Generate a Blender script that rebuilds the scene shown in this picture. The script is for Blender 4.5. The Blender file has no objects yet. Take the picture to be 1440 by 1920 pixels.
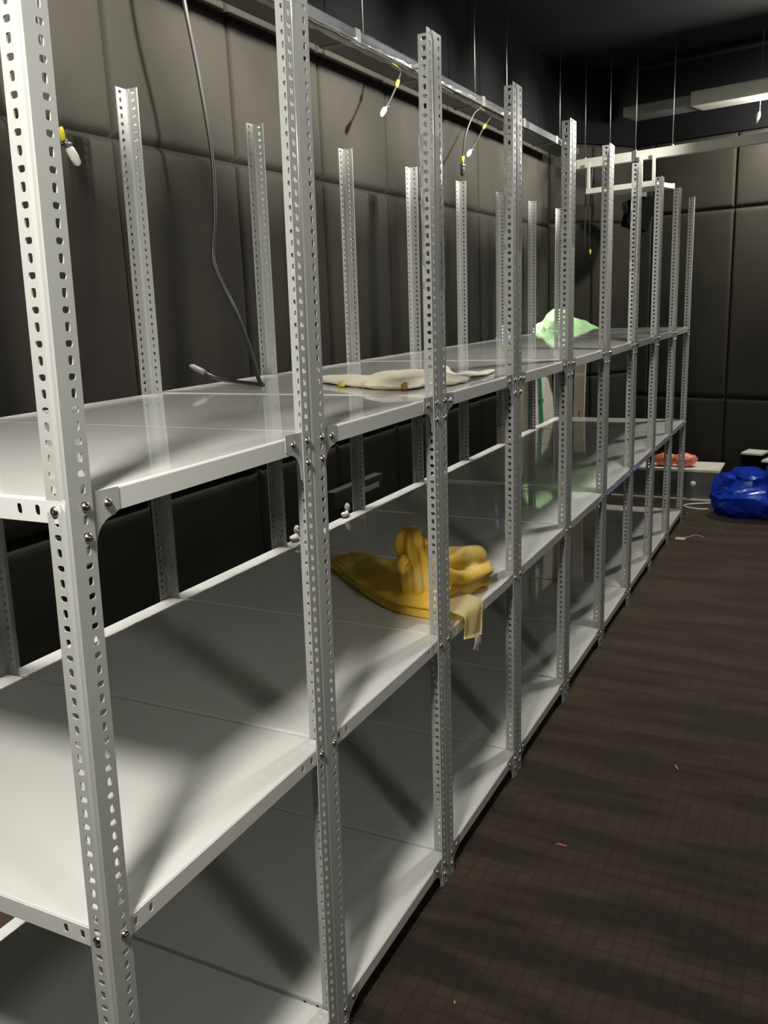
import bpy, bmesh, math, random
from mathutils import Vector, Matrix, noise
random.seed(7)
S = bpy.context.scene
C = S.collection
PI = math.pi

# ------------------------------------------------------------------ camera
F_PX = 1645.86
CAM = Vector((-0.7292, -0.8276, 1.5201))
yaw, pitch, roll = 0.47172, -0.23275, -0.04007
fwd = Vector((math.cos(pitch)*math.cos(yaw), math.cos(pitch)*math.sin(yaw), math.sin(pitch)))
r0 = Vector((math.sin(yaw), -math.cos(yaw), 0)); u0 = r0.cross(fwd)
rgt = r0*math.cos(roll)+u0*math.sin(roll); up = -r0*math.sin(roll)+u0*math.cos(roll)
cd = bpy.data.cameras.new('camera'); cam = bpy.data.objects.new('camera', cd); C.objects.link(cam)
M3 = Matrix((rgt, up, -fwd)).transposed()
cam.matrix_world = Matrix.Translation(CAM) @ M3.to_4x4()
cd.sensor_fit = 'VERTICAL'; cd.sensor_height = 24.0; cd.lens = F_PX/1920*24.0
cd.clip_start = 0.02; cd.clip_end = 60
S.camera = cam

# ------------------------------------------------------------------ world, lights, exposure
w = bpy.data.worlds.new('world'); S.world = w; w.use_nodes = True
w.node_tree.nodes['Background'].inputs[0].default_value = (.75, .85, 1, 1)
w.node_tree.nodes['Background'].inputs[1].default_value = 0.012
S.view_settings.view_transform = 'Standard'; S.view_settings.look = 'None'
S.view_settings.exposure = 0.0; S.view_settings.gamma = 1.0; S.view_settings.use_curve_mapping = False
WARM = (1.0, .975, .90)
def light(name, kind, loc, power, target=None, size=.2, col=WARM, **kw):
    d = bpy.data.lights.new(name, kind); d.energy = power; d.color = col
    if kind == 'AREA':
        d.shape = kw.get('shape', 'DISK'); d.size = size
        if 'size_y' in kw: d.size_y = kw['size_y']
        if 'spread' in kw: d.spread = kw['spread']
    else:
        d.shadow_soft_size = size
    if kind == 'SPOT':
        d.spot_size = kw['cone']; d.spot_blend = kw.get('blend', 1.0)
    o = bpy.data.objects.new(name, d); C.objects.link(o); o.location = loc
    if target is not None:
        o.rotation_euler = (Vector(target)-Vector(loc)).to_track_quat('-Z', 'Y').to_euler()
    return o
# the ceiling downlight above the first shelving unit, the one behind the camera, the one at the far end
light('ceiling_light_near', 'AREA', (-.74, -.29, 2.50), 51, (-.2, .05, 1.0), .26)
light('ceiling_light_behind', 'AREA', (-.43, -2.1, 2.55), 13.5, (1.2, .2, .4), .34)
light('ceiling_light_far', 'POINT', (5.92, -.60, 2.66), 110, None, .07)
light('ceiling_light_middle', 'AREA', (2.9, -.30, 2.75), 27, (2.6, 0, 0), .22)
# track spots washing the padded wall
for i, x in enumerate((.3, 1.1, 1.9, 2.7, 3.5, 4.3, 5.1)):
    light('wall_spot', 'SPOT', (x, -.34, 2.60), 480, (x+.25, 1.1, 2.42), .05, cone=math.radians(46))
light('added_rail_spot', 'SPOT', (4.85, -.34, 2.62), 110, (5.85, .80, 2.40), .05, cone=math.radians(44))  # added spot, brightens the cross rail's left end and the corner padding
# added narrow area light under the cable channel, brightening the shelves' rear edges
light('added_gap_strip', 'AREA', (2.9, 1.012, 2.50), 16, (2.9, 1.012, 0), 6.4, shape='RECTANGLE', size_y=.015, spread=math.radians(24))

# ------------------------------------------------------------------ materials
def mat(name, col, rough=.5, metal=0, coat=0, coat_rough=.1, spec=.5, bump=None, emit=None, alpha=None, trans=0):
    m = bpy.data.materials.new(name); m.use_nodes = True
    nt = m.node_tree; b = nt.nodes['Principled BSDF']
    b.inputs['Base Color'].default_value = (*col, 1)
    b.inputs['Roughness'].default_value = rough; b.inputs['Metallic'].default_value = metal
    b.inputs['Coat Weight'].default_value = coat; b.inputs['Coat Roughness'].default_value = coat_rough
    b.inputs['Specular IOR Level'].default_value = spec
    b.inputs['Transmission Weight'].default_value = trans
    if alpha is not None: b.inputs['Alpha'].default_value = alpha
    if emit: b.inputs['Emission Color'].default_value = (*emit[:3], 1); b.inputs['Emission Strength'].default_value = emit[3]
    if bump:
        tc = nt.nodes.new('ShaderNodeTexCoord'); n = nt.nodes.new('ShaderNodeTexNoise'); bp = nt.nodes.new('ShaderNodeBump')
        n.inputs['Scale'].default_value = bump[0]; n.inputs['Detail'].default_value = 4
        bp.inputs['Strength'].default_value = bump[1]; bp.inputs['Distance'].default_value = bump[2]
        nt.links.new(tc.outputs['Object'], n.inputs['Vector']); nt.links.new(n.outputs['Fac'], bp.inputs['Height'])
        nt.links.new(bp.outputs[0], b.inputs['Normal'])
    return m
def varied(m, c1, c2, scale, lo=.4, hi=.6, vec_scale=None):
    nt = m.node_tree; b = nt.nodes['Principled BSDF']
    tc = nt.nodes.new('ShaderNodeTexCoord'); n = nt.nodes.new('ShaderNodeTexNoise'); r = nt.nodes.new('ShaderNodeValToRGB')
    n.inputs['Scale'].default_value = scale; n.inputs['Detail'].default_value = 3
    r.color_ramp.elements[0].position = lo; r.color_ramp.elements[1].position = hi
    r.color_ramp.elements[0].color = (*c1, 1); r.color_ramp.elements[1].color = (*c2, 1)
    src = tc.outputs['Object']
    if vec_scale:
        mp = nt.nodes.new('ShaderNodeMapping'); mp.inputs['Scale'].default_value = vec_scale
        nt.links.new(src, mp.inputs[0]); src = mp.outputs[0]
    nt.links.new(src, n.inputs['Vector']); nt.links.new(n.outputs['Fac'], r.inputs[0]); nt.links.new(r.outputs[0], b.inputs['Base Color'])
    return m
M_PAINT = mat('grey_enamel_post', (.40, .405, .385), .42, coat=.25, coat_rough=.18)
M_SHELF = mat('grey_enamel_shelf', (.70, .705, .675), .55, coat=1.0, coat_rough=.045)
M_BOLT = mat('zinc_bolt', (.62, .61, .56), .25, metal=1)
M_HOLE = mat('bolt_recess', (.05, .05, .05), .6)
M_FABRIC = varied(mat('black_fabric_panel', (.035, .032, .026), .85, spec=.15, bump=(220, .3, .002)), (.024, .022, .0175), (.030, .0275, .022), 2.2)
M_BLACK = mat('black_paint', (.006, .0058, .0064), .95, spec=.05)
M_CEIL = varied(mat('black_ceiling_paint', (.012, .012, .013), .8, spec=.15), (.009, .009, .010), (.015, .015, .016), 1.2)
M_STEEL = mat('threaded_rod_steel', (.22, .215, .195), .5, metal=1)
M_CHANNEL = mat('dark_channel_metal', (.04, .043, .045), .45, metal=.1, coat=.15, coat_rough=.3, bump=(14, .5, .006))
M_WHITEMETAL = mat('pale_metal', (.78, .77, .68), .45, coat=.2)
M_GREYMETAL = mat('dull_grey_metal', (.15, .15, .14), .5)
M_CABLE = mat('black_rubber_cable', (.035, .034, .032), .38)
M_YTAPE = mat('yellow_tape', (.75, .60, .04), .45)
M_YELLOW = varied(mat('yellow_cloth', (.75, .45, .05), .62, bump=(90, .25, .003)), (.90, .55, .06), (.93, .72, .22), 7, .5, .62)
M_OLIVE = mat('olive_print', (.66, .53, .07), .6)
M_PALEY = mat('pale_yellow_cloth', (.95, .82, .42), .65)
M_CREAM = mat('cream_cloth', (.93, .86, .68), .8, bump=(60, .3, .004))
M_BROWN = mat('amber_tape', (.42, .20, .04), .4)
M_BLUE = mat('blue_plastic_film', (.006, .032, .40), .26, coat=.6, coat_rough=.16, bump=(9, .5, .02))
M_BLUE.node_tree.nodes['Principled BSDF'].inputs['Specular Tint'].default_value = (.4, .65, 1, 1)
M_GREEN = mat('pale_green_film', (.50, .80, .42), .28, coat=.4, coat_rough=.12, bump=(18, .6, .012))
M_LBLUE = mat('pale_blue_film', (.42, .55, .78), .3, coat=.3, bump=(20, .5, .01))
M_ORANGE = mat('coral_plastic', (.85, .24, .13), .35, bump=(20, .5, .01))
M_BOARD = varied(mat('cream_board', (.85, .81, .68), .55), (.80, .76, .62), (.90, .86, .72), 9)
M_GSTRIP = mat('green_strap', (.01, .26, .13), .45)
M_WOOD = varied(mat('pale_plank', (.6, .52, .38), .6), (.40, .33, .22), (.64, .57, .44), 14, .3, .45, (1, 1, .25))
M_WHITE = mat('white_plastic', (.75, .74, .68), .5)
M_GLOW = mat('glint_glow', (.9, .9, .8), .3, emit=(1, .98, .92, 6))  # emission painted in for glints reflected on the channel film
M_PAPER = mat('paper_scrap', (.6, .57, .48), .8)

# the carpet: dark brown, small woven squares, stretched darker streaks
M_CARPET = mat('brown_carpet', (.03, .022, .017), .8, spec=.25)
_b = M_CARPET.node_tree.nodes['Principled BSDF']; _b.inputs['Sheen Weight'].default_value = .22; _b.inputs['Sheen Roughness'].default_value = .45; _b.inputs['Sheen Tint'].default_value = (1, .80, .52, 1)
nt = M_CARPET.node_tree; b = nt.nodes['Principled BSDF']
tc = nt.nodes.new('ShaderNodeTexCoord')
mp = nt.nodes.new('ShaderNodeMapping'); mp.inputs['Scale'].default_value = (24, 24, 24)
br = nt.nodes.new('ShaderNodeTexBrick'); br.offset = 0; br.inputs['Scale'].default_value = 1
br.inputs['Brick Width'].default_value = 1; br.inputs['Row Height'].default_value = 1; br.inputs['Mortar Size'].default_value = .14; br.inputs['Mortar Smooth'].default_value = 1
br.inputs['Color1'].default_value = (.040, .028, .020, 1); br.inputs['Color2'].default_value = (.032, .022, .016, 1); br.inputs['Mortar'].default_value = (.024, .016, .012, 1)
mp2 = nt.nodes.new('ShaderNodeMapping'); mp2.inputs['Scale'].default_value = (9, 1.6, 1); mp2.inputs['Rotation'].default_value = (0, 0, math.radians(-12))
n1 = nt.nodes.new('ShaderNodeTexNoise'); n1.inputs['Scale'].default_value = 1.0; n1.inputs['Detail'].default_value = 2
cr = nt.nodes.new('ShaderNodeValToRGB'); cr.color_ramp.elements[0].position = .42; cr.color_ramp.elements[1].position = .60
cr.color_ramp.elements[0].color = (.38, .36, .36, 1); cr.color_ramp.elements[1].color = (1.1, 1.08, 1, 1)
n2 = nt.nodes.new('ShaderNodeTexNoise'); n2.inputs['Scale'].default_value = 160; n2.inputs['Detail'].default_value = 3
mx = nt.nodes.new('ShaderNodeMix'); mx.data_type = 'RGBA'; mx.blend_type = 'MULTIPLY'; mx.inputs['Factor'].default_value = 1
bp = nt.nodes.new('ShaderNodeBump'); bp.inputs['Strength'].default_value = .6; bp.inputs['Distance'].default_value = .003
L = nt.links.new
L(tc.outputs['Object'], mp.inputs[0]); L(mp.outputs[0], br.inputs['Vector'])
L(tc.outputs['Object'], mp2.inputs[0]); L(mp2.outputs[0], n1.inputs['Vector']); L(n1.outputs['Fac'], cr.inputs[0])
L(br.outputs['Color'], mx.inputs['A']); L(cr.outputs[0], mx.inputs['B']); L(mx.outputs['Result'], b.inputs['Base Color'])
L(tc.outputs['Object'], n2.inputs['Vector']); L(n2.outputs['Fac'], bp.inputs['Height']); L(bp.outputs[0], b.inputs['Normal'])

# ------------------------------------------------------------------ helpers
def link_mesh(name, me, m=None, parent=None, loc=None, rot=None):
    o = bpy.data.objects.new(name, me); C.objects.link(o)
    if m is not None and not me.materials: me.materials.append(m)
    if parent: o.parent = parent
    if loc is not None: o.location = loc
    if rot is not None: o.rotation_euler = rot
    return o
def obj(name, bm, m, parent=None, loc=None, rot=None, smooth=False):
    me = bpy.data.meshes.new(name)
    bmesh.ops.recalc_face_normals(bm, faces=bm.faces)
    bm.to_mesh(me); bm.free()
    if smooth:
        for p in me.polygons: p.use_smooth = True
    return link_mesh(name, me, m, parent, loc, rot)
def tag(o, label, cat, group=None, kind=None):
    o['label'] = label; o['category'] = cat
    if group: o['group'] = group
    if kind: o['kind'] = kind
    return o
def struct(name, bm, m, smooth=False):
    o = obj(name, bm, m, smooth=smooth); o['kind'] = 'structure'; return o
def thing(name, label, cat, loc=(0, 0, 0), rz=0, group=None):
    o = bpy.data.objects.new(name, None); C.objects.link(o); o.location = loc; o.rotation_euler = (0, 0, rz)
    return tag(o, label, cat, group)
def box(bm, lo, hi, bev=0, mtx=None):
    lo = Vector(lo); hi = Vector(hi)
    r = bmesh.ops.create_cube(bm, size=1)
    vs = r['verts']
    for v in vs:
        v.co = Vector(((lo.x+hi.x)/2+v.co.x*(hi.x-lo.x), (lo.y+hi.y)/2+v.co.y*(hi.y-lo.y), (lo.z+hi.z)/2+v.co.z*(hi.z-lo.z)))
    if bev:
        es = list({e for v in vs for e in v.link_edges})
        r2 = bmesh.ops.bevel(bm, geom=es, offset=bev, segments=2, affect='EDGES', profile=.7)
        vs = list({v for f in r2['faces'] for v in f.verts} | {v for v in vs if v.is_valid})
    if mtx is not None:
        for v in vs: v.co = mtx @ v.co
    return vs
def tube(bm, pts, r, seg=10, cap=True):
    pts = [Vector(p) for p in pts]; rings = []
    ref = Vector((0, 0, 1)) if abs((pts[1]-pts[0]).normalized().z) < .9 else Vector((1, 0, 0))
    for i, p in enumerate(pts):
        t = (pts[min(i+1, len(pts)-1)]-pts[max(i-1, 0)]).normalized()
        a = t.cross(ref).normalized(); bb = t.cross(a).normalized(); ref = -t.cross(a).normalized() if False else ref
        rr = r[i] if isinstance(r, (list, tuple)) else r
        rings.append([bm.verts.new(p+a*math.cos(2*PI*k/seg)*rr+bb*math.sin(2*PI*k/seg)*rr) for k in range(seg)])
    for i in range(len(rings)-1):
        for k in range(seg):
            bm.faces.new((rings[i][k], rings[i][(k+1) % seg], rings[i+1][(k+1) % seg], rings[i+1][k]))
    if cap:
        bm.faces.new(rings[0][::-1]); bm.faces.new(rings[-1])
def spline(pts, n=8):
    pts = [Vector(p) for p in pts]; out = []
    P = [pts[0]*2-pts[1]]+pts+[pts[-1]*2-pts[-2]]
    for i in range(1, len(P)-2):
        for k in range(n):
            t = k/n; a, b_, c, d = P[i-1], P[i], P[i+1], P[i+2]
            out.append(.5*((2*b_)+(-a+c)*t+(2*a-5*b_+4*c-d)*t*t+(-a+3*b_-3*c+d)*t**3))
    out.append(pts[-1]); return out
def bake(o):
    dg = bpy.context.evaluated_depsgraph_get(); dg.update()
    me = bpy.data.meshes.new_from_object(o.evaluated_get(dg))
    o.modifiers.clear(); o.data = me
    return me
def copy_tree(o, parent=None):
    c = o.copy(); C.objects.link(c)
    if parent: c.parent = parent
    for ch in [x for x in C.objects if x.parent == o]: copy_tree(ch, c)
    return c

# ------------------------------------------------------------------ the room
YW, ZC = 1.10, 3.15
def back_x(y): return 6.47+.25*y
bm = bmesh.new(); box(bm, (-3.2, -3.6, -.06), (7.2, 1.3, 0)); struct('floor', bm, M_CARPET)
bm = bmesh.new(); box(bm, (-3.2, -3.6, ZC), (7.2, 1.3, ZC+.06)); struct('ceiling', bm, M_CEIL)
def sstep(t): t = max(0, min(1, t)); return t*t*(3-2*t)
def padded_wall(name, origin, direction, normal, useams, zseams, res=.02):
    """padded fabric panels: soft pillows with a rolled groove at every seam, closed at the back"""
    d = Vector(direction).normalized(); n = Vector(normal).normalized(); o = Vector(origin); bm = bmesh.new()
    def coords(a, b_):
        L_ = b_-a; c = [0, .004, .008, .013, .02, .032, .05]
        k = max(2, int(L_/.12)); mid = [.05+(L_-.1)*i/k for i in range(1, k)]
        return [a+x for x in c+mid]+[b_-x for x in c[::-1]]
    for i in range(len(useams)-1):
        for j in range(len(zseams)-1):
            us = coords(useams[i], useams[i+1]); zs = coords(zseams[j], zseams[j+1])
            puff = random.uniform(.7, 1.3)
            g = []
            for z in zs:
                row = []
                for u in us:
                    e = min(u-useams[i], useams[i+1]-u); ez = min(z-zseams[j], zseams[j+1]-z)
                    h = .027*math.sqrt(sstep(e/.018))
                    hz = .027*math.sqrt(sstep(ez/.028))
                    h = min(h, hz)+.005*puff*min(1, e/.28)*min(1, ez/.28)
                    h += .0025*noise.noise(Vector((u*3, z*3, i*7+j)))*min(1, e/.05)*min(1, ez/.05)
                    row.append(bm.verts.new(o+d*u+Vector((0, 0, z))+n*(h-.03)))
                g.append(row)
            for a in range(len(g)-1):
                for b_ in range(len(g[0])-1):
                    bm.faces.new((g[a][b_], g[a][b_+1], g[a+1][b_+1], g[a+1][b_]))
    # backing slab
    u0_, u1_, z0, z1 = useams[0], useams[-1], zseams[0], zseams[-1]
    vs = [o+d*u+Vector((0, 0, z))-n*k for k in (.03, .12) for (u, z) in ((u0_, z0), (u1_, z0), (u1_, z1), (u0_, z1))]
    v = [bm.verts.new(x) for x in vs]
    for f in ((4, 5, 6, 7), (0, 1, 5, 4), (1, 2, 6, 5), (2, 3, 7, 6), (3, 0, 4, 7)): bm.faces.new([v[k] for k in f])
    me = bpy.data.meshes.new(name); bm.to_mesh(me); bm.free()
    for p in me.polygons: p.use_smooth = True
    ob = link_mesh(name, me, M_FABRIC); ob['kind'] = 'structure'; return ob
padded_wall('wall_left', (-2.86, YW+.0, 0), (1, 0, 0), (0, -1, 0), [.61*k for k in range(0, 15)]+[8.79], [0, .93, 2.03, 2.60])
bd = Vector((-.25, -1, 0)).normalized(); bn = Vector((-1, .25, 0)).normalized()
cA = Vector((5.93, YW, 0)); cB = Vector((back_x(.62), .62, 0)); cd_ = (cB-cA).normalized(); cl = (cB-cA).length
padded_wall('wall_corner', cA, cd_, Vector((cd_.y, -cd_.x, 0)), [0, cl*.5, cl], [0, .90, 2.06, 2.62])
bo = cB
# vertical seams of the far wall: one shows right of the shelving
padded_wall('wall_back', bo, bd, bn, [0, .15, .77, 1.40, 2.02, 2.64, 3.26, 3.88, 4.36], [0, .72, 2.10, 2.62])
bm = bmesh.new(); box(bm, (-3.2, YW-.012, 2.60), (6.0, YW+.1, ZC)); struct('trim_1', bm, M_BLACK)
bm = bmesh.new(); box(bm, (0, 0, 0), (cl, .1, ZC-2.62), mtx=Matrix.Translation(cA+Vector((0, -.01, 2.62))) @ Matrix.Rotation(math.atan2(cd_.y, cd_.x), 4, 'Z')); struct('trim_2', bm, M_BLACK)
bm = bmesh.new(); box(bm, (0, 0, 0), (4.4, .1, ZC-2.62), mtx=Matrix.Translation(cB+bn*.01+Vector((0, 0, 2.62))) @ Matrix.Rotation(math.atan2(bd.y, bd.x), 4, 'Z')); struct('trim_3', bm, M_BLACK)
bm = bmesh.new(); box(bm, (-3.2, -3.7, 0), (7.2, -3.6, ZC)); struct('wall_right', bm, M_BLACK)
bm = bmesh.new(); box(bm, (-3.3, -3.7, 0), (-3.2, 1.3, ZC)); struct('wall_near', bm, M_BLACK)

# ------------------------------------------------------------------ slotted angle post
W_U, D_U, H_P = .5935, .889, 2.10
FL = .038
def hole_pts(cu, cv, kind):
    a, b_ = (.0058, .0042) if kind == 0 else (.0040, .0060)
    pts = []
    for k in range(12):
        t = 2*PI*k/12; c, s = math.cos(t), math.sin(t)
        pts.append((cu+a*math.copysign(abs(c)**.6, c), cv+b_*math.copysign(abs(s)**.6, s)))
    return pts
def cell(bm, f, u0, u1, v0, v1, hole=None, cache=None):
    """one rectangle of sheet, mapped into space by f(u,v), optionally pierced"""
    def V(u, v):
        key = (round(f(u, v).x, 5), round(f(u, v).y, 5), round(f(u, v).z, 5))
        if key not in cache: cache[key] = bm.verts.new(f(u, v))
        return cache[key]
    if hole is None:
        bm.faces.new((V(u0, v0), V(u1, v0), V(u1, v1), V(u0, v1))); return
    hp = [V(*p) for p in hole]
    um, vm = (u0+u1)/2, (v0+v1)/2
    # 12 hole points start at angle 0 (right middle); border points
    bpts = [(u1, vm), (u1, v1), (u1, v1), (um, v1), (u0, v1), (u0, v1), (u0, vm), (u0, v0), (u0, v0), (um, v0), (u1, v0), (u1, v0)]
    bv = [V(*p) for p in bpts]
    for k in range(12):
        q = [hp[k], bv[k], bv[(k+1) % 12], hp[(k+1) % 12]]
        qq = []
        for x in q:
            if x not in qq: qq.append(x)
        bm.faces.new(qq)
def make_post_mesh():
    bm = bmesh.new(); cache = {}
    fx = lambda u, v: Vector((u, 0, v)); fy = lambda u, v: Vector((0, u, v))
    N = 105; p = H_P/N
    for f in (fx, fy):
        for k in range(N):
            v0, v1 = k*p, (k+1)*p
            cell(bm, f, 0, .0025, v0, v1, None, cache)
            cell(bm, f, .0025, .014, v0, v1, None, cache)
            cell(bm, f, .014, .033, v0, v1, hole_pts(.0235, (v0+v1)/2, k % 2), cache)
            cell(bm, f, .033, FL, v0, v1, None, cache)
    me = bpy.data.meshes.new('slotted_post'); bmesh.ops.recalc_face_normals(bm, faces=bm.faces); bm.to_mesh(me); bm.free()
    me.materials.append(M_PAINT)
    o = bpy.data.objects.new('tmp_post', me); C.objects.link(o)
    s = o.modifiers.new('s', 'SOLIDIFY'); s.thickness = .0022; s.offset = 0; s.use_even_offset = True
    me2 = bake(o); bpy.data.objects.remove(o); return me2
POST = make_post_mesh()
def make_shelf_mesh():
    """folded tray: rolled top edge, 32 mm lips with slots near each corner"""
    w_, d_, lip, r = W_U-.009, D_U-.009, .032, .003
    bm = bmesh.new()
    seg = [(0, 0)]+[(r*(1-math.cos(t*PI/6)), r*math.sin(t*PI/6)) for t in range(4)][::-1]
    # rings from the flat top outwards and down (inset, drop)
    prof = [(r*(1-math.sin(t*PI/6)), r*(1-math.cos(t*PI/6))) for t in range(4)]
    rings = []
    for ins, drop in prof:
        rings.append([bm.verts.new(c) for c in ((ins, ins, -drop), (w_-ins, ins, -drop), (w_-ins, d_-ins, -drop), (ins, d_-ins, -drop))])
    bm.faces.new(rings[0])
    for a, b_ in zip(rings, rings[1:]):
        for k in range(4): bm.faces.new((a[k], a[(k+1) % 4], b_[(k+1) % 4], b_[k]))
    cache = {}
    for (f, ln) in ((lambda u, v: Vector((u, 0, -v)), w_), (lambda u, v: Vector((w_, u, -v)), d_), (lambda u, v: Vector((w_-u, d_, -v)), w_), (lambda u, v: Vector((0, d_-u, -v)), d_)):
        cuts = [0, .010, .030, .040, .060, .072, .092]
        us = cuts+[ln-c for c in cuts[::-1]]
        for i in range(len(us)-1):
            hole = None
            m = (us[i]+us[i+1])/2
            if i in (1, 3, 5) or i in (len(us)-3-1+1-1, len(us)-6, len(us)-4): pass
            e = min(abs(m-.020), abs(m-.050), abs(m-.082), abs(ln-m-.020), abs(ln-m-.050), abs(ln-m-.082))
            if e < 1e-4:
                hole = [(m+.0042*math.copysign(abs(math.cos(t))**.6, math.cos(t)), .016+.0068*math.copysign(abs(math.sin(t))**.6, math.sin(t))) for t in [2*PI*k/12 for k in range(12)]]
            cell(bm, f, us[i], us[i+1], r, lip, hole, cache)
        # return fold along the bottom
        a = [f(.001, lip), f(ln-.001, lip)]
        n_in = Vector((0, 1, 0)) if f is None else None
    bmesh.ops.remove_doubles(bm, verts=bm.verts, dist=1e-5)
    me = bpy.data.meshes.new('shelf'); bmesh.ops.recalc_face_normals(bm, faces=bm.faces); bm.to_mesh(me); bm.free()
    me.materials.append(M_SHELF)
    o = bpy.data.objects.new('tmp_shelf', me); C.objects.link(o)
    s = o.modifiers.new('s', 'SOLIDIFY'); s.thickness = .0011; s.offset = -1
    me2 = bake(o); bpy.data.objects.remove(o); return me2
SHELF = make_shelf_mesh()
def make_gusset_mesh():
    pts = [(0, 0), (.088, 0), (.088, -.030), (.080, -.034)]
    for k in range(9):
        t = PI/2*k/8; pts.append((.078-.036*math.sin(t), -.072+.036*math.cos(t)))
    pts += [(.041, -.084), (.034, -.092), (0, -.092)]
    bm = bmesh.new()
    f = bm.faces.new([bm.verts.new((x, 0, z)) for x, z in pts])
    r = bmesh.ops.extrude_face_region(bm, geom=[f])
    for v in r['geom']:
        if isinstance(v, bmesh.types.BMVert): v.co.y += .0015
    bmesh.ops.recalc_face_normals(bm, faces=bm.faces)
    me = bpy.data.meshes.new('gusset_plate'); bm.to_mesh(me); bm.free(); me.materials.append(M_PAINT); return me
GUSSET = make_gusset_mesh()
def make_bolt_mesh():
    """domed head with a cross recess, axis along -Y"""
    bm = bmesh.new(); prof = [(.0068, 0), (.0068, .0012), (.0060, .0030), (.0042, .0042), (.0018, .0047), (0, .0048)]
    rings = []
    for r, h in prof[:-1]:
        rings.append([bm.verts.new((r*math.cos(2*PI*k/14), -h, r*math.sin(2*PI*k/14))) for k in range(14)])
    for a, b_ in zip(rings, rings[1:]):
        for k in range(14): bm.faces.new((a[k], a[(k+1) % 14], b_[(k+1) % 14], b_[k]))
    bm.faces.new(rings[-1]); bm.faces.new(rings[0])
    for m in (Matrix.Rotation(.6, 4, 'Y'), Matrix.Rotation(.6+PI/2, 4, 'Y')):
        n0 = len(bm.faces); box(bm, (-.0038, -.0050, -.0005), (.0038, -.0046, .0005), mtx=m)
    bmesh.ops.recalc_face_normals(bm, faces=bm.faces)
    me = bpy.data.meshes.new('bolt'); bm.to_mesh(me); bm.free(); me.materials.append(M_BOLT)
    for p in me.polygons: p.use_smooth = True
    return me
BOLT = make_bolt_mesh()
# crinkled clear film wound round a post
M_FILM = bpy.data.materials.new('clear_film'); M_FILM.use_nodes = True
nt = M_FILM.node_tree; nt.nodes.clear()
out = nt.nodes.new('ShaderNodeOutputMaterial'); mxs = nt.nodes.new('ShaderNodeMixShader'); tr = nt.nodes.new('ShaderNodeBsdfTransparent'); gl = nt.nodes.new('ShaderNodeBsdfGlossy')
gl.inputs['Roughness'].default_value = .08
tc = nt.nodes.new('ShaderNodeTexCoord'); nz = nt.nodes.new('ShaderNodeTexNoise'); nz.inputs['Scale'].default_value = 38; nz.inputs['Detail'].default_value = 5
bp = nt.nodes.new('ShaderNodeBump'); bp.inputs['Strength'].default_value = 1; bp.inputs['Distance'].default_value = .006
fr_ = nt.nodes.new('ShaderNodeFresnel'); fr_.inputs[0].default_value = 1.5
L = nt.links.new
L(tc.outputs['Object'], nz.inputs[0]); L(nz.outputs['Fac'], bp.inputs['Height']); L(bp.outputs[0], gl.inputs['Normal']); L(bp.outputs[0], fr_.inputs['Normal'])
mu = nt.nodes.new('ShaderNodeMath'); mu.operation = 'MULTIPLY'; mu.inputs[1].default_value = .5; L(fr_.outputs[0], mu.inputs[0]); L(mu.outputs[0], mxs.inputs[0]); L(tr.outputs[0], mxs.inputs[1]); L(gl.outputs[0], mxs.inputs[2]); L(mxs.outputs[0], out.inputs[0])
M_FILM2 = M_FILM.copy(); M_FILM2.name = 'clear_film_loose'
for n_ in M_FILM2.node_tree.nodes:
    if n_.type == 'TEX_NOISE': n_.inputs['Scale'].default_value = 11
    if n_.type == 'BUMP': n_.inputs['Distance'].default_value = .003
def make_film_mesh(h):
    bm = bmesh.new(); prof = [(-.003, -.003), (.020, -.0035), (FL+.002, -.003), (FL+.002, .004), (.016, .010), (.010, .016), (.004, FL+.002), (-.003, FL+.002), (-.0035, .020)]
    rows = []; n = int(h/.012)
    for i in range(n+1):
        z = h*i/n
        rows.append([bm.verts.new((x+.0018*noise.noise(Vector((x*60, y*60, z*22))), y+.0018*noise.noise(Vector((x*60+9, y*60, z*22))), z)) for x, y in prof])
    for a, b_ in zip(rows, rows[1:]):
        for k in range(len(prof)): bm.faces.new((a[k], a[(k+1) % len(prof)], b_[(k+1) % len(prof)], b_[k]))
    me = bpy.data.meshes.new('plastic_film'); bm.to_mesh(me); bm.free(); me.materials.append(M_FILM)
    for p in me.polygons: p.use_smooth = True
    return me
FILM = make_film_mesh(.34)

PITCH = .5953; LEAN = .018; LEANY = .0017
ZT, ZM, ZB = 1.300, .693, .0794
jx = [k*PITCH+d for k, d in enumerate((-.009, -.006, -.003, -.003, .003, .006, 0, -.003, -.002, .001))]
jl = [LEAN+e for e in (.020, .012, .004, 0, 0, 0, 0, 0, 0, 0)]
labels = [
 'light grey slotted-angle shelving unit nearest the camera, cut by the left edge of the photo',
 'light grey shelving unit second from the camera, a black cable ending on its top shelf',
 'light grey shelving unit third from the camera, holding the yellow bag and the cream cloth',
 'light grey shelving unit fourth from the camera, just beyond the yellow bag',
 'light grey shelving unit fifth from the camera, in the middle of the row',
 'light grey shelving unit fifth from the far end of the row'.replace('fifth', 'fourth'),
 'light grey shelving unit third from the far end of the row',
 'light grey shelving unit second from the far end of the row',
 'light grey shelving unit at the far end of the row, nearest the blue bag']
def build_unit():
    u = thing('shelving_unit', labels[0], 'shelving', (0, 0, 0), 0, 'row of slotted angle shelving units')
    for rz, x, y in ((0, 0, 0), (PI/2, W_U, 0), (-PI/2, 0, D_U), (PI, W_U, D_U)):
        p = link_mesh('post', POST, None, u, (x, y, 0)); p['rz'] = rz
    for z in (ZT, ZM, ZB):
        link_mesh('shelf', SHELF, None, u, (.0045, .0045, z))
    return u
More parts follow.
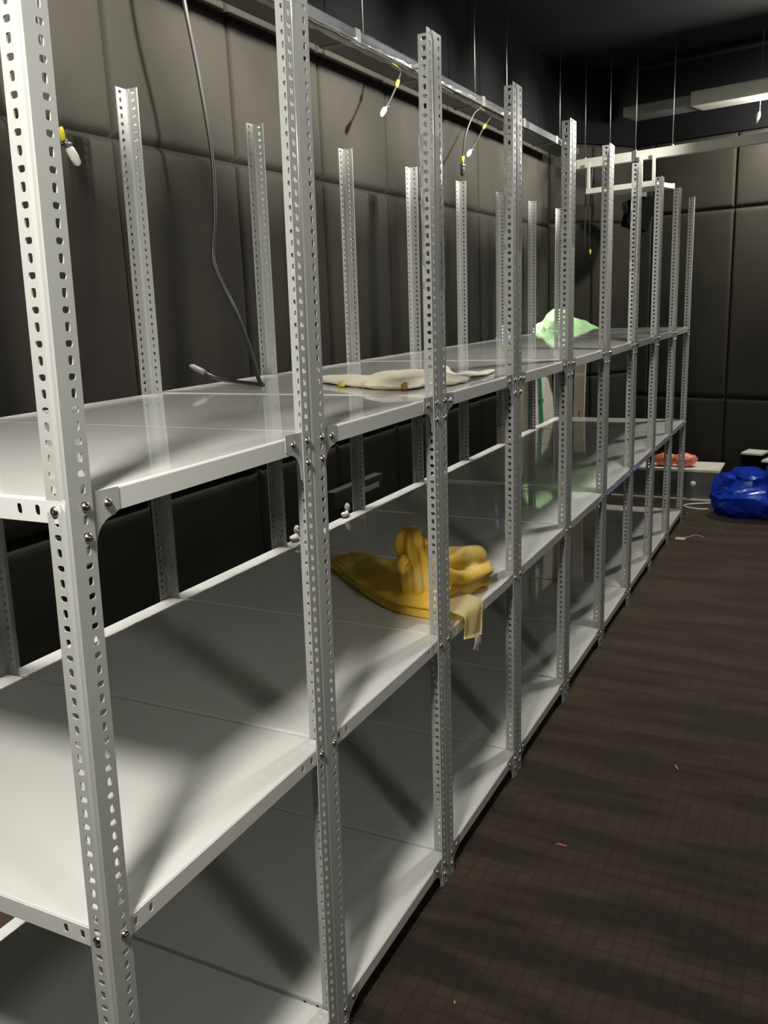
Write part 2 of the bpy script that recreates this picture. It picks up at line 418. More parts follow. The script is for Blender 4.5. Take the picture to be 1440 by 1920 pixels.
def place_unit(i, u):
    u.location = (jx[i]+.0009, 0, 0); u['label'] = labels[i]
    w_i = jx[i+1]-jx[i]-.0018
    for ch in [o for o in C.objects if o.parent == u]:
        if ch.name.startswith('post'):
            right = ch.location.x > .1
            l_ = jl[i+1] if right else jl[i]
            if right: ch.location.x = w_i
            ch.matrix_local = Matrix.Translation(ch.location) @ Matrix(((1, 0, l_, 0), (0, 1, LEANY, 0), (0, 0, 1, 0), (0, 0, 0, 1))).to_quaternion().to_matrix().to_4x4() @ Matrix.Rotation(ch['rz'], 4, 'Z') if False else \
                Matrix.Translation(ch.location) @ Matrix.Rotation(math.atan(l_), 4, 'Y') @ Matrix.Rotation(-LEANY, 4, 'X') @ Matrix.Rotation(ch['rz'], 4, 'Z')
        elif ch.name.startswith('shelf'):
            z = ch.location.z; l_ = (jl[i]+jl[i+1])/2
            ch.location = (.0045+l_*z, .0045+LEANY*z, z+random.uniform(-.0015, .0015))
            ch.scale.x = (w_i-.009)/(W_U-.009)
            ch.rotation_euler = (random.uniform(-.001, .001), random.uniform(-.0012, .0012), 0)
    # gussets under the front corners of the top and bottom shelves, with their bolts
    for z in (ZT, ZB):
        for right in (False, True):
            l_ = jl[i+1] if right else jl[i]
            zz = z+.002
            x = (w_i if right else 0)+l_*zz
            g = link_mesh('gusset_plate', GUSSET, None, u, (x, .0022+LEANY*zz, zz))
            g.rotation_euler = (0, math.atan(l_), 0)
            if right: g.scale.x = -1; g.location.x -= .001
            else: g.location.x += .001
            bl = ((.0235, -.016), (.0235, -.056), (.066, -.019)) if z == ZT else ((.0235, -.018), (.0235, -.050), (.066, -.019))
            for k, (bx, bz) in enumerate(bl):
                bo_ = link_mesh('bolt', BOLT, None, g, (bx, 0 if k == 2 else -.0034, bz))
    # mid shelf and side bolts
    for z in (ZT, ZM):
        l_ = jl[i]
        b1 = link_mesh('bolt', BOLT, None, u, (-.0012+l_*z, .0245+LEANY*z, z-.017)); b1.rotation_euler = (0, 0, -PI/2)
    for x, l_ in ((.0235, jl[i]), (w_i-.0235, jl[i+1])):
        link_mesh('bolt', BOLT, None, u, (x+l_*ZM, -.0012+LEANY*ZM, ZM-.017))
proto = build_unit(); units = [proto]
for i in range(1, 9): units.append(copy_tree(proto))
for i, u in enumerate(units): place_unit(i, u)
def front_post(i, right):
    ps = [o for o in C.objects if o.parent == units[i] and o.name.startswith('post') and abs(o.location.y) < .1]
    ps.sort(key=lambda o: o.location.x); return ps[1 if right else 0]
for i, right, z in ((2, False, 1.55), (3, False, 1.66), (4, False, 1.70), (6, False, 1.62)):
    f = link_mesh('plastic_film', FILM, None, front_post(i, right), (0, 0, z)); f['label'] = 'crinkled clear film wound round the post'

# ------------------------------------------------------------------ overhead channel, rods, cross rail, duct
BX0, BX1, BY0, BY1, BZ0, BZ1 = -.6, 5.78, .845, 1.0, 2.485, 2.525
t = thing('cable_channel', 'dark film-wrapped metal channel hung above the back of the shelving row', 'channel', (BX0, BY0, BZ0))
bm = bmesh.new(); box(bm, (0, 0, 0), (BX1-BX0, BY1-BY0, BZ1-BZ0), .004); obj('channel_body', bm, M_CHANNEL, t)
bm = bmesh.new()
for k in range(9): box(bm, (.35+k*.68, -.003, -.003), (.39+k*.68, BY1-BY0+.003, BZ1-BZ0+.003), .001)
obj('clip_band', bm, M_GREYMETAL, t)
def film_wrap(x0, x1, z0, z1):
    bm = bmesh.new(); n = int((x1-x0)/.02); rows = []
    for i in range(n+1):
        x = x0+(x1-x0)*i/n; row = []
        for (y, z) in ((-.006, .04), (-.008, .02), (-.007, 0), (-.004, -.008), (.02, -.010), (.045, -.007)):
            q = Vector((x*14, y*30, z*30)); row.append(bm.verts.new((x, y+.004*noise.noise(q), z+.005*noise.noise(q+Vector((5, 0, 0))))))
        rows.append(row)
    for a, b_ in zip(rows, rows[1:]):
        for k in range(len(a)-1): bm.faces.new((a[k], a[k+1], b_[k+1], b_[k]))
    return bm
fo = obj('plastic_film', film_wrap(2.2, 5.2, 0, 0), M_FILM2, t, smooth=True); fo['label'] = 'crinkled clear film around the channel'
rods = [(2.68, .92, 'thin steel rod holding the dark channel, first one right of the tall double post'),
        (3.93, .92, 'thin steel rod holding the dark channel, between the third and fourth tall front posts'),
        (4.44, .92, 'long thin steel rod holding the dark channel just left of the fourth front post'),
        (5.55, .92, 'thin steel rod holding the dark channel near its far end')]
def rod(x, y, z0, label, group):
    bm = bmesh.new(); tube(bm, [(0, 0, 0), (0, 0, ZC-z0)], .0036, 8)
    o = obj('threaded_rod', bm, M_STEEL, None, (x, y, z0), smooth=True); tag(o, label, 'rod', group)
    n = bmesh.new(); bmesh.ops.create_cone(n, segments=6, radius1=.010, radius2=.010, depth=.008, cap_ends=True)
    obj('nut', n, M_STEEL, o, (0, 0, .006)); return o
for x, y, lb in rods: rod(x, y, BZ1, lb, 'rods holding the dark channel')
# glowing beads standing in for reflected glints along the channel's lower front edge
for i, (x, lb) in enumerate(((1.98, 'small bright spotlight as a glowing bead under the channel, beside the double post'), (3.00, 'small bright spotlight as a glowing bead on the channel, left of the third tall post'), (4.20, 'small bright spotlight as a glowing bead on the channel, left of the fourth tall post'), (5.25, 'small bright spotlight as a glowing bead on the channel, left of the fifth tall post'))):
    t = thing('glint', lb, 'lamp', (x, BY0-.012, BZ0+.012), 0, 'glowing glints along the channel')
    bm = bmesh.new(); tube(bm, [(0, .012, 0), (0, -.012, 0)], [.011, .013], 14); obj('glint_base', bm, M_GREYMETAL, t, smooth=False)
    bm = bmesh.new(); bmesh.ops.create_uvsphere(bm, u_segments=12, v_segments=8, radius=.0105)
    obj('lens', bm, M_GLOW, t, (0, -.015, 0), smooth=True)  # bead glows where the film only mirrors distant lamps

# cross rail parallel to the far wall
def along(y, off): # point in front of the far wall by off
    p = Vector((back_x(y), y, 0))+bn*off; return p
rail_dir = bd
p0 = Vector((5.87, .93, 0))
t = thing('cross_rail', 'pale metal rail hung across the far end of the room', 'rail', (p0.x, p0.y, 2.40), math.atan2(rail_dir.y, rail_dir.x))
bm = bmesh.new(); box(bm, (0, 0, 0), (3.6, .05, .062), .003); obj('rail_body', bm, M_WHITEMETAL, t)
bm = bmesh.new(); box(bm, (.47, -.003, -.003), (.50, .053, .065), .001); obj('joint_clip', bm, M_GREYMETAL, t)
for k, (s, lb) in enumerate(((.12, 'thin rod above the cross rail, nearest the corner'), (.31, 'thin rod above the cross rail, second from the corner'), (.50, 'thin rod above the cross rail near its joint clip'), (.76, 'thin rod above the middle of the cross rail, left of the far duct'))):
    q = p0+rail_dir*s+Vector((.02, .01, 0)); rod(q.x, q.y, 2.462, lb, 'rods holding the pale cross rail')
# second pale frame below the rail with a black loudspeaker
t = thing('hanging_bracket', 'pale metal frame hung under the cross rail behind the far posts', 'bracket', (5.80, .80, 2.22), math.atan2(rail_dir.y, rail_dir.x))
bm = bmesh.new(); box(bm, (0, 0, 0), (.52, .03, .035), .002); box(bm, (0, .28, 0), (.52, .31, .035), .002); box(bm, (.0, .03, 0), (.03, .28, .03), .002); box(bm, (.49, .03, 0), (.52, .28, .03), .002)
obj('frame', bm, M_WHITEMETAL, t)
for x in (.01, .40, .49):
    bm = bmesh.new(); box(bm, (x, .0, .035), (x+.022, .006, .21), .001); obj('hanger', bm, M_WHITEMETAL, t)
bm = bmesh.new(); box(bm, (.04, .03, .03), (.48, .27, .036), .001); obj('tray', bm, M_GREYMETAL, t)
t = thing('loudspeaker', 'black wedge-shaped loudspeaker hanging under the pale frame in the far corner', 'speaker', (6.12, .46, 1.95), math.radians(200))
bm = bmesh.new()
vs = [bm.verts.new(c) for c in ((-.13, -.10, .24), (.13, -.10, .24), (.10, .10, .24), (-.10, .10, .24), (-.12, -.14, .06), (.12, -.14, .06), (.07, .02, 0), (-.07, .02, 0))]
for f in ((0, 1, 2, 3), (0, 4, 5, 1), (4, 7, 6, 5), (3, 2, 6, 7), (0, 3, 7, 4), (1, 5, 6, 2)): bm.faces.new([vs[k] for k in f])
bmesh.ops.bevel(bm, geom=list(bm.edges), offset=.008, segments=2, affect='EDGES')
obj('cabinet', bm, M_BLACK, t)
bm = bmesh.new(); box(bm, (-.10, -.002, -.07), (.10, .006, .07), .002, Matrix.Translation((0, -.122, .15)) @ Matrix.Rotation(.21, 4, 'X')); obj('grille', bm, M_CABLE, t)
bm = bmesh.new(); box(bm, (-.02, -.02, .235), (.02, .02, .29), .002); obj('mounting_bracket', bm, M_GREYMETAL, t)

# duct high up on the right
t = thing('air_duct', 'dark grey flat duct high under the black ceiling at the far right', 'duct', (6.12, .62, 2.75), math.atan2(rail_dir.y, rail_dir.x))
bm = bmesh.new(); box(bm, (0, 0, 0), (.52, .22, .07), .01); obj('duct_section', bm, M_GREYMETAL, t)
bm = bmesh.new(); box(bm, (.50, -.02, -.01), (4.0, .20, .085), .012); o = obj('duct_section', bm, mat('grey_duct_metal', (.34, .34, .30), .5), t); o['label'] = 'paler wider duct section'

# ------------------------------------------------------------------ cables from the channel
def hang_cable(label, pts, r=.0045, tape=None, end='connector', end_mat=None, group='short cables hanging from the channel'):
    P = spline([(p[0], p[1], min(p[2], BZ0-.001)) if p[2] > 2.47 else p for p in pts], 8); o0 = P[0]
    t = thing('hanging_cable', label, 'cable', o0, 0, group)
    bm = bmesh.new(); tube(bm, [p-o0 for p in P], r, 8); obj('cable', bm, M_CABLE, t, smooth=True)
    if tape is not None:
        a = P[int(tape*(len(P)-1))]-o0; b_ = P[min(len(P)-1, int(tape*(len(P)-1))+2)]-o0; dd = (b_-a).normalized()
        bm = bmesh.new(); tube(bm, [a, a+dd*.016, a+dd*.032], [r*1.9, r*2.1, r*1.7], 8); obj('yellow_tape', bm, M_YTAPE, t, smooth=True)
    if end:
        a = P[-1]-o0; dd = (P[-1]-P[-3]).normalized(); side = dd.cross(Vector((0, 0, 1))).normalized()
        bm = bmesh.new(); tube(bm, [a-dd*.002, a+dd*.010, a+dd*.018], [r*1.5, r*2.0, r*1.4], 8); tube(bm, [a+dd*.008+side*-.016, a+dd*.010+side*.016], .004, 6)
        obj('clamp', bm, M_STEEL, t, smooth=True)
        bm = bmesh.new(); tube(bm, [a+dd*x for x in (.016, .022, .045, .062, .068)], [.006, .0115, .0125, .010, .003], 10); obj('connector', bm, end_mat or M_WHITEMETAL, t, smooth=True)
    return t
hang_cable('black cable hanging by the nearest post, yellow tape above its shackle', [(.98, .93, 2.50), (1.00, .94, 2.28), (1.015, .95, 2.12), (1.04, .95, 1.985), (1.055, .95, 1.955)], tape=.78)
hang_cable('short cable with yellow tape and silver end, left of the third tall post', [(2.98, .90, 2.50), (2.95, .905, 2.43), (2.90, .91, 2.37), (2.86, .915, 2.33)], tape=.25)
hang_cable('short cable with yellow tape and silver end, right of the third tall post', [(4.12, .90, 2.50), (4.05, .91, 2.43), (3.93, .92, 2.33), (3.88, .925, 2.29)], tape=.35)
hang_cable('curved black cable with a black plug hanging right of the third tall post', [(3.87, .86, 2.50), (3.80, .88, 2.44), (3.76, .91, 2.34), (3.77, .93, 2.25), (3.79, .94, 2.21)], tape=.80, end_mat=M_CABLE)
hang_cable('thin black cable hanging straight down in the far corner', [(5.93, .84, 2.50), (5.945, .835, 2.3), (5.94, .835, 2.1), (5.945, .84, 1.85)], r=.005, end=None, group='thin cables in the far corner')
hang_cable('thin black cable with a yellow tag in the far corner, by the pale frame', [(5.93, .78, 2.50), (5.925, .79, 2.3), (5.93, .80, 2.05), (5.96, .80, 1.78)], r=.0042, tape=.94, end=None, group='thin cables in the far corner')
# the long cable that ends on the top shelf
t = thing('long_cable', 'long black cable dropping from above, its loose end lying on the top shelf', 'cable', (1.46, .86, 2.484))
o0 = Vector((1.46, .86, 2.484))
P = spline([(1.46, .86, 2.484), (1.475, .86, 2.36), (1.52, .865, 2.18), (1.545, .86, 1.97), (1.53, .855, 1.80), (1.50, .85, 1.66), (1.52, .80, 1.52), (1.46, .715, 1.41), (1.36, .62, 1.325), (1.335, .59, 1.3125), (1.36, .63, 1.311), (1.42, .74, 1.312), (1.45, .83, 1.318), (1.452, .88, 1.335)], 8)
bm = bmesh.new(); tube(bm, [p-o0 for p in P], .0062, 10); obj('cable', bm, M_CABLE, t, smooth=True)
a = P[-1]-o0; dd = (P[-1]-P[-4]).normalized()
bm = bmesh.new(); tube(bm, [a, a+dd*.01, a+dd*.05, a+dd*.06], [.006, .010, .010, .004], 10); obj('connector', bm, M_GREYMETAL, t, smooth=True)

# ------------------------------------------------------------------ soft things
def ridged(p, sc, seed):
    q = p*sc+Vector((seed, seed*.7, 0))
    q = q+Vector((noise.noise(q*.6), noise.noise(q*.6+Vector((7, 0, 0))), noise.noise(q*.6+Vector((0, 9, 0)))))*.9
    q = Vector((q.x, q.y*.55, q.z*1.5)); s = 0; a = 1
    for k in range(3):
        s += a*(1-abs(noise.noise(q))*2.6); q = q*2.1+Vector((3.1, 1.7, 5.3)); a *= .42
    return s/1.5-.35
def crumple(name, blobs, voxel, amp, sc, m, parent=None, seed=1, floor=None, origin=Vector((0, 0, 0)), extra_mats=None, paint=None, faces=900, soft=1):
    """a crumpled skin: soft volumes fused, folded along ridges, reduced to taut facets, then softened"""
    bm = bmesh.new()
    for (c, s, rot) in blobs:
        r = bmesh.ops.create_icosphere(bm, subdivisions=4, radius=1)
        mt = Matrix.Translation(Vector(c)-origin) @ Matrix.Rotation(rot[2], 4, 'Z') @ Matrix.Rotation(rot[1], 4, 'Y') @ Matrix.Rotation(rot[0], 4, 'X') @ Matrix.Diagonal((*s, 1))
        for v in r['verts']: v.co = mt @ v.co
    me = bpy.data.meshes.new(name); bm.to_mesh(me); bm.free()
    o = bpy.data.objects.new(name, me); C.objects.link(o)
    md = o.modifiers.new('r', 'REMESH'); md.mode = 'VOXEL'; md.voxel_size = voxel
    me = bake(o)
    vs = me.vertices; nrm = [v.normal.copy() for v in vs]
    for v, n_ in zip(vs, nrm):
        co = v.co.copy(); n2_ = noise.noise(co*sc*.4+Vector((seed, 0, 3)))
        v.co = co+n_*(amp*ridged(co, sc, seed)+amp*.9*n2_)
        if floor is not None and v.co.z+origin.z < floor: v.co.z = floor-origin.z+.0002*noise.noise(co*90)
    d = o.modifiers.new('d', 'DECIMATE'); d.ratio = min(1, faces/max(1, len(me.polygons)*2))
    if soft: sb = o.modifiers.new('s', 'SUBSURF'); sb.levels = soft; sb.render_levels = soft
    me = bake(o)
    if floor is not None:
        for v in me.vertices:
            if v.co.z+origin.z < floor: v.co.z = floor-origin.z
    for p in me.polygons: p.use_smooth = True
    if not soft: me.set_sharp_from_angle(angle=math.radians(24))
    if not me.materials: me.materials.append(m)
    else: me.materials[0] = m
    if extra_mats:
        for e in extra_mats: me.materials.append(e)
        for p in me.polygons: p.material_index = paint(p.center+origin)
    o.location = origin
    if parent: o.parent = parent
    return o
# yellow bag on the middle shelf of the third unit
ZMs = ZM+.001
Yo = Vector((1.45, .25, ZMs))
t = thing('yellow_bag', 'crumpled yellow cloth bag draped over the edge of the middle shelf', 'bag', Yo)
def cat(a, b_, c, d, t):
    return .5*((2*b_)+(-a+c)*t+(2*a-5*b_+4*c-d)*t*t+(-a+3*b_-3*c+d)*t**3)
def sample(row, t):
    n = len(row)-1; x = min(t*n, n-1e-6); i = int(x); f = x-i
    g = lambda k: row[max(0, min(n, k))]
    return cat(g(i-1), g(i), g(i+1), g(i+2), f)
def folded_sheet(rows, nu, nv, amp, seed, origin, floor, mats=None):
    """rows of control points, interpolated into a sheet with directional creases, given real thickness"""
    rows = [[Vector(p) for p in r] for r in rows]; bm = bmesh.new(); G = []
    for i in range(nv+1):
        v = i/nv; col = []
        for j in range(nu+1):
            u = j/nu
            col.append(sample([sample(r, u) for r in rows], v))
        G.append(col)
    V = []
    for i in range(nv+1):
        r_ = []
        for j in range(nu+1):
            du = G[i][min(nu, j+1)]-G[i][max(0, j-1)]; dv = G[min(nv, i+1)][j]-G[max(0, i-1)][j]
            n = du.cross(dv); n = n.normalized() if n.length > 1e-9 else Vector((0, 0, 1))
            if n.z < 0: n = -n
            u, v = j/nu, i/nv
            q = Vector((u*5+v*3.4+seed, v*2.2-u*1.1, seed)); w_ = noise.noise(q*.8)*1.2
            f = 1-abs(noise.noise(q+Vector((w_, w_, 0))))*3.2
            f2 = 1-abs(noise.noise(Vector((u*11-v*6, v*5+u*3+seed, 2))))*2.5
            edge = min(1, min(v, 1-v)*8)
            p = G[i][j]+n*amp*(f*.8+f2*.35)*edge
            if p.z < floor: p.z = floor
            r_.append(bm.verts.new(p-origin))
        V.append(r_)
    for a, b_ in zip(V, V[1:]):
        for k in range(nu): bm.faces.new((a[k], a[k+1], b_[k+1], b_[k]))
    bmesh.ops.recalc_face_normals(bm, faces=bm.faces)
    bmesh.ops.solidify(bm, geom=list(bm.faces), thickness=.0016)
    return bm
def gathered(path, radii, folds, twist, seed, origin, floor, seg=56, n=10, depth=.22):
    """a closed gathered tube of cloth: pleats run along it and twist"""
    P = spline(path, n); Rr = [sample(radii, i/(len(P)-1)) for i in range(len(P))]; bm = bmesh.new(); rings = []
    for i, p in enumerate(P):
        t = (P[min(i+1, len(P)-1)]-P[max(i-1, 0)]).normalized(); a = t.cross(Vector((0, 1, .2))).normalized(); b_ = t.cross(a).normalized()
        s_ = i/(len(P)-1); ring = []
        for k in range(seg):
            th = 2*PI*k/seg; c, d = math.cos(th), math.sin(th)
            w_ = noise.noise(Vector((c*1.5+seed, d*1.5, s_*3)))
            ph = folds*th+twist*s_+3*w_
            rr = Rr[i]*(1+depth*(abs(math.sin(ph/2))*2-1)*.8+.28*w_)
            q = p+a*c*rr+b_*d*rr
            if q.z < floor: q.z = floor
            ring.append(bm.verts.new(q-origin))
        rings.append(ring)
    for x, y in zip(rings, rings[1:]):
        for k in range(seg): bm.faces.new((x[k], x[(k+1) % seg], y[(k+1) % seg], y[k]))
    bm.faces.new(rings[0][::-1]); bm.faces.new(rings[-1]); return bm
zz = ZM
rows = [
 [(1.645, .600, zz+.002), (1.560, .512, zz+.002), (1.476, .416, zz+.002), (1.400, .320, zz+.002), (1.338, .235, zz+.002), (1.308, .160, zz+.002), (1.300, .085, zz+.002), (1.292, .030, zz+.003)],
 [(1.645, .603, zz+.006), (1.560, .520, zz+.018), (1.478, .425, zz+.028), (1.400, .330, zz+.034), (1.338, .243, zz+.038), (1.306, .165, zz+.040), (1.300, .090, zz+.040), (1.296, .034, zz+.034)],
 [(1.648, .604, zz+.008), (1.585, .528, zz+.030), (1.515, .440, zz+.040), (1.445, .345, zz+.030), (1.390, .262, zz+.034), (1.350, .178, zz+.058), (1.335, .100, zz+.064), (1.325, .040, zz+.052)],
 [(1.650, .605, zz+.010), (1.612, .540, zz+.036), (1.560, .455, zz+.062), (1.505, .365, zz+.052), (1.462, .285, zz+.046), (1.420, .195, zz+.062), (1.390, .110, zz+.080), (1.370, .050, zz+.066)],
 [(1.655, .606, zz+.010), (1.640, .548, zz+.034), (1.605, .468, zz+.064), (1.570, .385, zz+.074), (1.535, .305, zz+.078), (1.490, .205, zz+.084), (1.455, .120, zz+.086), (1.430, .060, zz+.070)],
 [(1.660, .608, zz+.004), (1.668, .560, zz+.006), (1.650, .490, zz+.006), (1.630, .405, zz+.006), (1.610, .320, zz+.006), (1.570, .215, zz+.006), (1.540, .130, zz+.006), (1.520, .070, zz+.006)]]
bm = folded_sheet(rows, 90, 46, .0085, 3.3, Yo, ZMs)
o = obj('bag_body', bm, M_YELLOW, t, smooth=True); o.data.materials.append(M_OLIVE)
for p in o.data.polygons:
    q = p.center+Yo; d_ = Vector((q.x-1.50, q.y-.40, 0)); r_ = noise.noise(Vector((q.x*16, q.y*9, 2)))
    if (abs(q.x-1.50+.35*(q.y-.36)) < .055 and .17 < q.y < .47 and r_ > -.12): p.material_index = 1
bm = gathered([(1.40, .15, zz+.03), (1.350, .135, zz+.09), (1.318, .13, zz+.16), (1.305, .13, zz+.215), (1.328, .12, zz+.243)], [.06, .044, .036, .040, .012], 5, 2.5, 1.0, Yo, ZMs)
obj('twisted_neck', bm, M_YELLOW, t, smooth=True)
bm = gathered([(1.285, .135, zz+.150), (1.270, .14, zz+.165), (1.262, .14, zz+.150), (1.264, .14, zz+.135)], [.016, .018, .015, .006], 3, 1, 4.0, Yo, ZMs, 24, 4)
obj('neck_fold', bm, M_YELLOW, t, smooth=True)
bm = gathered([(1.345, .12, zz+.13), (1.42, .105, zz+.090), (1.50, .090, zz+.072), (1.585, .080, zz+.058), (1.65, .075, zz+.040), (1.675, .07, zz+.03)], [.030, .054, .066, .060, .042, .012], 6, 1.6, 7.0, Yo, ZMs)
obj('bag_side', bm, M_YELLOW, t, smooth=True)
def flap():
    bm = bmesh.new(); rows = []
    for i in range(15):
        s = i/14; row = []
        for j in range(11):
            q = j/10
            x = 1.285+(.145-.075*s*s)*q+.01*s+(.05*s*q)
            yy = .06-.075*min(1, s*2.2)-.004*math.sin(q*9+s*4)
            z = ZM+.042-.020*s*2 if s < .42 else ZM+.025-(s-.42)*(.115+.05*q)
            row.append(bm.verts.new(Vector((x, yy-.004, z))-Yo))
        rows.append(row)
    for a, b_ in zip(rows, rows[1:]):
        for k in range(10): bm.faces.new((a[k], a[k+1], b_[k+1], b_[k]))
    r = bmesh.ops.solidify(bm, geom=list(bm.faces), thickness=.002)
    return bm
o = obj('hanging_flap', flap(), M_PALEY, t, smooth=True); o['label'] = 'pale yellow corner hanging over the shelf edge'
bm = bmesh.new()
for k in range(5):
    x = 1.365+.006*k-Yo.x; tube(bm, spline([(x, -.022-Yo.y, ZM-.058-Yo.z), (x+.004*(k-2), -.024-Yo.y, ZM-.075-Yo.z), (x+.008*(k-2), -.022-Yo.y, ZM-.090-.006*(k % 3)-Yo.z)], 3), .0013, 5)
obj('frayed_threads', bm, M_PAPER, t)

# cream cloth on the top shelf
Co = Vector((1.62, .26, ZT+.001))
t = thing('cream_cloth', 'folded cream cloth lying flat on the top shelf above the yellow bag', 'cloth', Co)
o = crumple('cloth_body', [((1.45, .33, ZT+.011), (.26, .07, .014), (0, 0, 1.05)), ((1.40, .20, ZT+.015), (.10, .10, .018), (0, 0, .2)), ((1.52, .22, ZT+.018), (.18, .12, .017), (0, 0, .5)), ((1.52, .10, ZT+.010), (.12, .05, .011), (0, 0, .1)), ((1.56, .46, ZT+.007), (.10, .05, .008), (0, 0, .8)), ((1.66, .12, ZT+.012), (.10, .035, .010), (0, 0, .1)), ((1.62, .17, ZT+.030), (.035, .03, .018), (0, 0, .1)), ((1.76, .09, ZT+.009), (.11, .025, .007), (0, 0, .05))],
      .0045, .006, 22, M_CREAM, None, 5, ZT+.0012, Co); o.parent = t; o.location = (0, 0, 0)
o = crumple('amber_corner', [((1.325, .145, ZT+.011), (.022, .014, .011), (0, 0, .4))], .003, .002, 40, M_BROWN, None, 1, ZT+.0012, Co); o.parent = t; o.location = (0, 0, 0)
o = crumple('amber_corner', [((1.395, .37, ZT+.008), (.02, .012, .007), (0, 0, .6))], .003, .002, 40, M_OLIVE, None, 1, ZT+.0012, Co); o.parent = t; o.location = (0, 0, 0)

# boards leaning at the far end of the wall, and the green bag on top
def board(x0, x1, h, lean, label, m, strip=None, cat='board', group='cream boards leaning on the padded wall', ybase=.955, th=.018):
    t = thing('leaning_board', label, cat, (x0, ybase, 0), 0, group); mt = Matrix.Rotation(-lean, 4, 'X')
    bm = bmesh.new(); box(bm, (0, 0, 0), (x1-x0, th, h), .002, mt); obj('panel', bm, m, t)
    if strip:
        for a, b_ in strip:
            bm = bmesh.new(); box(bm, (a, -.004, .0), (b_, 0, h), .001, mt); box(bm, (a-.02, -.006, h*.745), (b_+.02, .0, h*.77), .001, mt); obj('green_strap', bm, M_GSTRIP, t)
    return t
board(4.50, 4.60, 1.04, .05, 'narrow cream board leaning behind the shelving, left of the green-strapped one', M_BOARD)
board(4.92, 5.10, 1.05, .05, 'narrow cream board just left of the green-strapped board', M_BOARD)
board(5.14, 5.68, 1.06, .05, 'wide cream board with a green strap, leaning behind the far shelving', M_BOARD, [(.20, .26)])
t = thing('plank', 'pale wooden plank standing in the far corner beside the green bag', 'plank', (5.97, .845, 0), -.1)
lm_ = Matrix.Rotation(.05, 4, 'Y')
bm = bmesh.new(); box(bm, (0, 0, 0), (.022, .085, 1.06), .003, lm_); obj('plank_body', bm, M_WOOD, t)
bm = bmesh.new(); box(bm, (-.004, .03, .60), (.0, .045, .66), .001, lm_); box(bm, (-.004, .05, .28), (.0, .06, .32), .001, lm_); obj('knot', bm, M_BROWN, t)
Go = Vector((5.8, .9, 1.0))
t = thing('green_bag', 'pale green plastic bag heaped above the boards at the far end', 'bag', Go)
o = crumple('bag_body', [((5.27, .995, 1.19), (.28, .055, .14), (0, -.30, 0)), ((5.60, .935, 1.25), (.26, .115, .19), (0, 0, 0)), ((5.78, .82, 1.22), (.20, .16, .13), (0, .35, -.4))],
      .010, .015, 9, M_GREEN, None, 3, None, Go, faces=1400, soft=0); o.parent = t; o.location = (0, 0, 0)
Lo = Vector((4.52, .99, 1.10))
t = thing('blue_pouch', 'small pale blue plastic pouch behind the top shelf, left of the green bag', 'pouch', Lo)
o = crumple('pouch_body', [((4.54, .99, 1.20), (.10, .045, .16), (0, .1, 0))], .010, .010, 14, M_LBLUE, None, 6, None, Lo); o.parent = t; o.location = (0, 0, 0)

# black trunking with a white label on the wall, white scraps behind the rear posts
t = thing('wall_trunking', 'black box with a white label low on the wall behind the middle shelf', 'box', (2.48, 1.045, .66))
bm = bmesh.new(); box(bm, (0, 0, 0), (.46, .045, .075), .004); obj('box_body', bm, M_CABLE, t)
bm = bmesh.new(); box(bm, (.26, -.0015, .018), (.42, .001, .040)); obj('white_label', bm, M_PAPER, t)
for i, (x, y, z, lb) in enumerate(((2.25, .868, .706, 'small white tape knot at the back of the middle shelf behind the yellow bag'), (1.87, .868, .706, 'pair of white scraps on the rear edge of the middle shelf beside a rear post'))):
    oo = Vector((x, y, z))
    o = crumple('tape_scrap', [((x, y, z), (.022, .016, .012), (0, 0, 0)), ((x+.03, y+.005, z+.022), (.012, .012, .02), (0, 0, 0))], .004, .003, 40, M_WHITE, None, 2+i, None, oo); tag(o, lb, 'scrap')

# ------------------------------------------------------------------ far end of the floor
ang = math.atan2(bd.y, bd.x)
t = thing('low_bench', 'low grey bench with a cream top along the far wall', 'bench', (6.02, .62, 0), -PI/2)
bm = bmesh.new(); box(bm, (0, 0, 0), (.78, .30, .215), .004); obj('bench_body', bm, M_GREYMETAL, t)
bm = bmesh.new(); box(bm, (-.005, -.008, .215), (.785, .33, .235), .003); obj('bench_top', bm, M_BOARD, t)
bm = bmesh.new(); box(bm, (0, -.02, 0), (.78, 0, .012), .002); obj('bench_edging', bm, M_WHITEMETAL, t)
bm = bmesh.new(); bmesh.ops.create_uvsphere(bm, u_segments=12, v_segments=8, radius=.022); obj('round_knob', bm, M_WHITE, t, (.60, -.005, .125), smooth=True)
q = Vector((6.10, .16, 0))
oo = Vector((q.x, q.y, .236))
o = crumple('coral_packet', [((q.x, q.y+.08, .236+.055), (.05, .10, .05), (0, 0, 0)), ((q.x, q.y-.07, .236+.055), (.05, .09, .05), (0, 0, .2))], .009, .010, 16, M_ORANGE, None, 8, .2365, oo)
tag(o, 'coral orange plastic packet lying on the low bench behind the far posts', 'packet')
t = thing('black_case', 'black case with pale lids standing behind the blue bag', 'case', (6.02, -.30, 0), ang)
bm = bmesh.new(); box(bm, (0, 0, 0), (.14, .16, .36), .006); obj('case_body', bm, M_BLACK, t)
bm = bmesh.new(); box(bm, (.13, .02, 0), (.30, .18, .31), .006); obj('case_body', bm, M_BLACK, t)
bm = bmesh.new(); box(bm, (0, -.004, .36), (.145, .165, .376), .005); obj('pale_lid', bm, M_WHITEMETAL, t)
bm = bmesh.new(); box(bm, (.13, .014, .31), (.305, .185, .326), .005); obj('pale_lid', bm, M_WHITEMETAL, t)
bm = bmesh.new(); bmesh.ops.create_uvsphere(bm, u_segments=10, v_segments=6, radius=.014); obj('latch', bm, M_STEEL, t, (.05, -.004, .26), smooth=True)
Bo = Vector((5.62, -.5, 0))
t = thing('blue_bag', 'crumpled shiny blue plastic bag on the carpet at the right edge', 'bag', Bo)
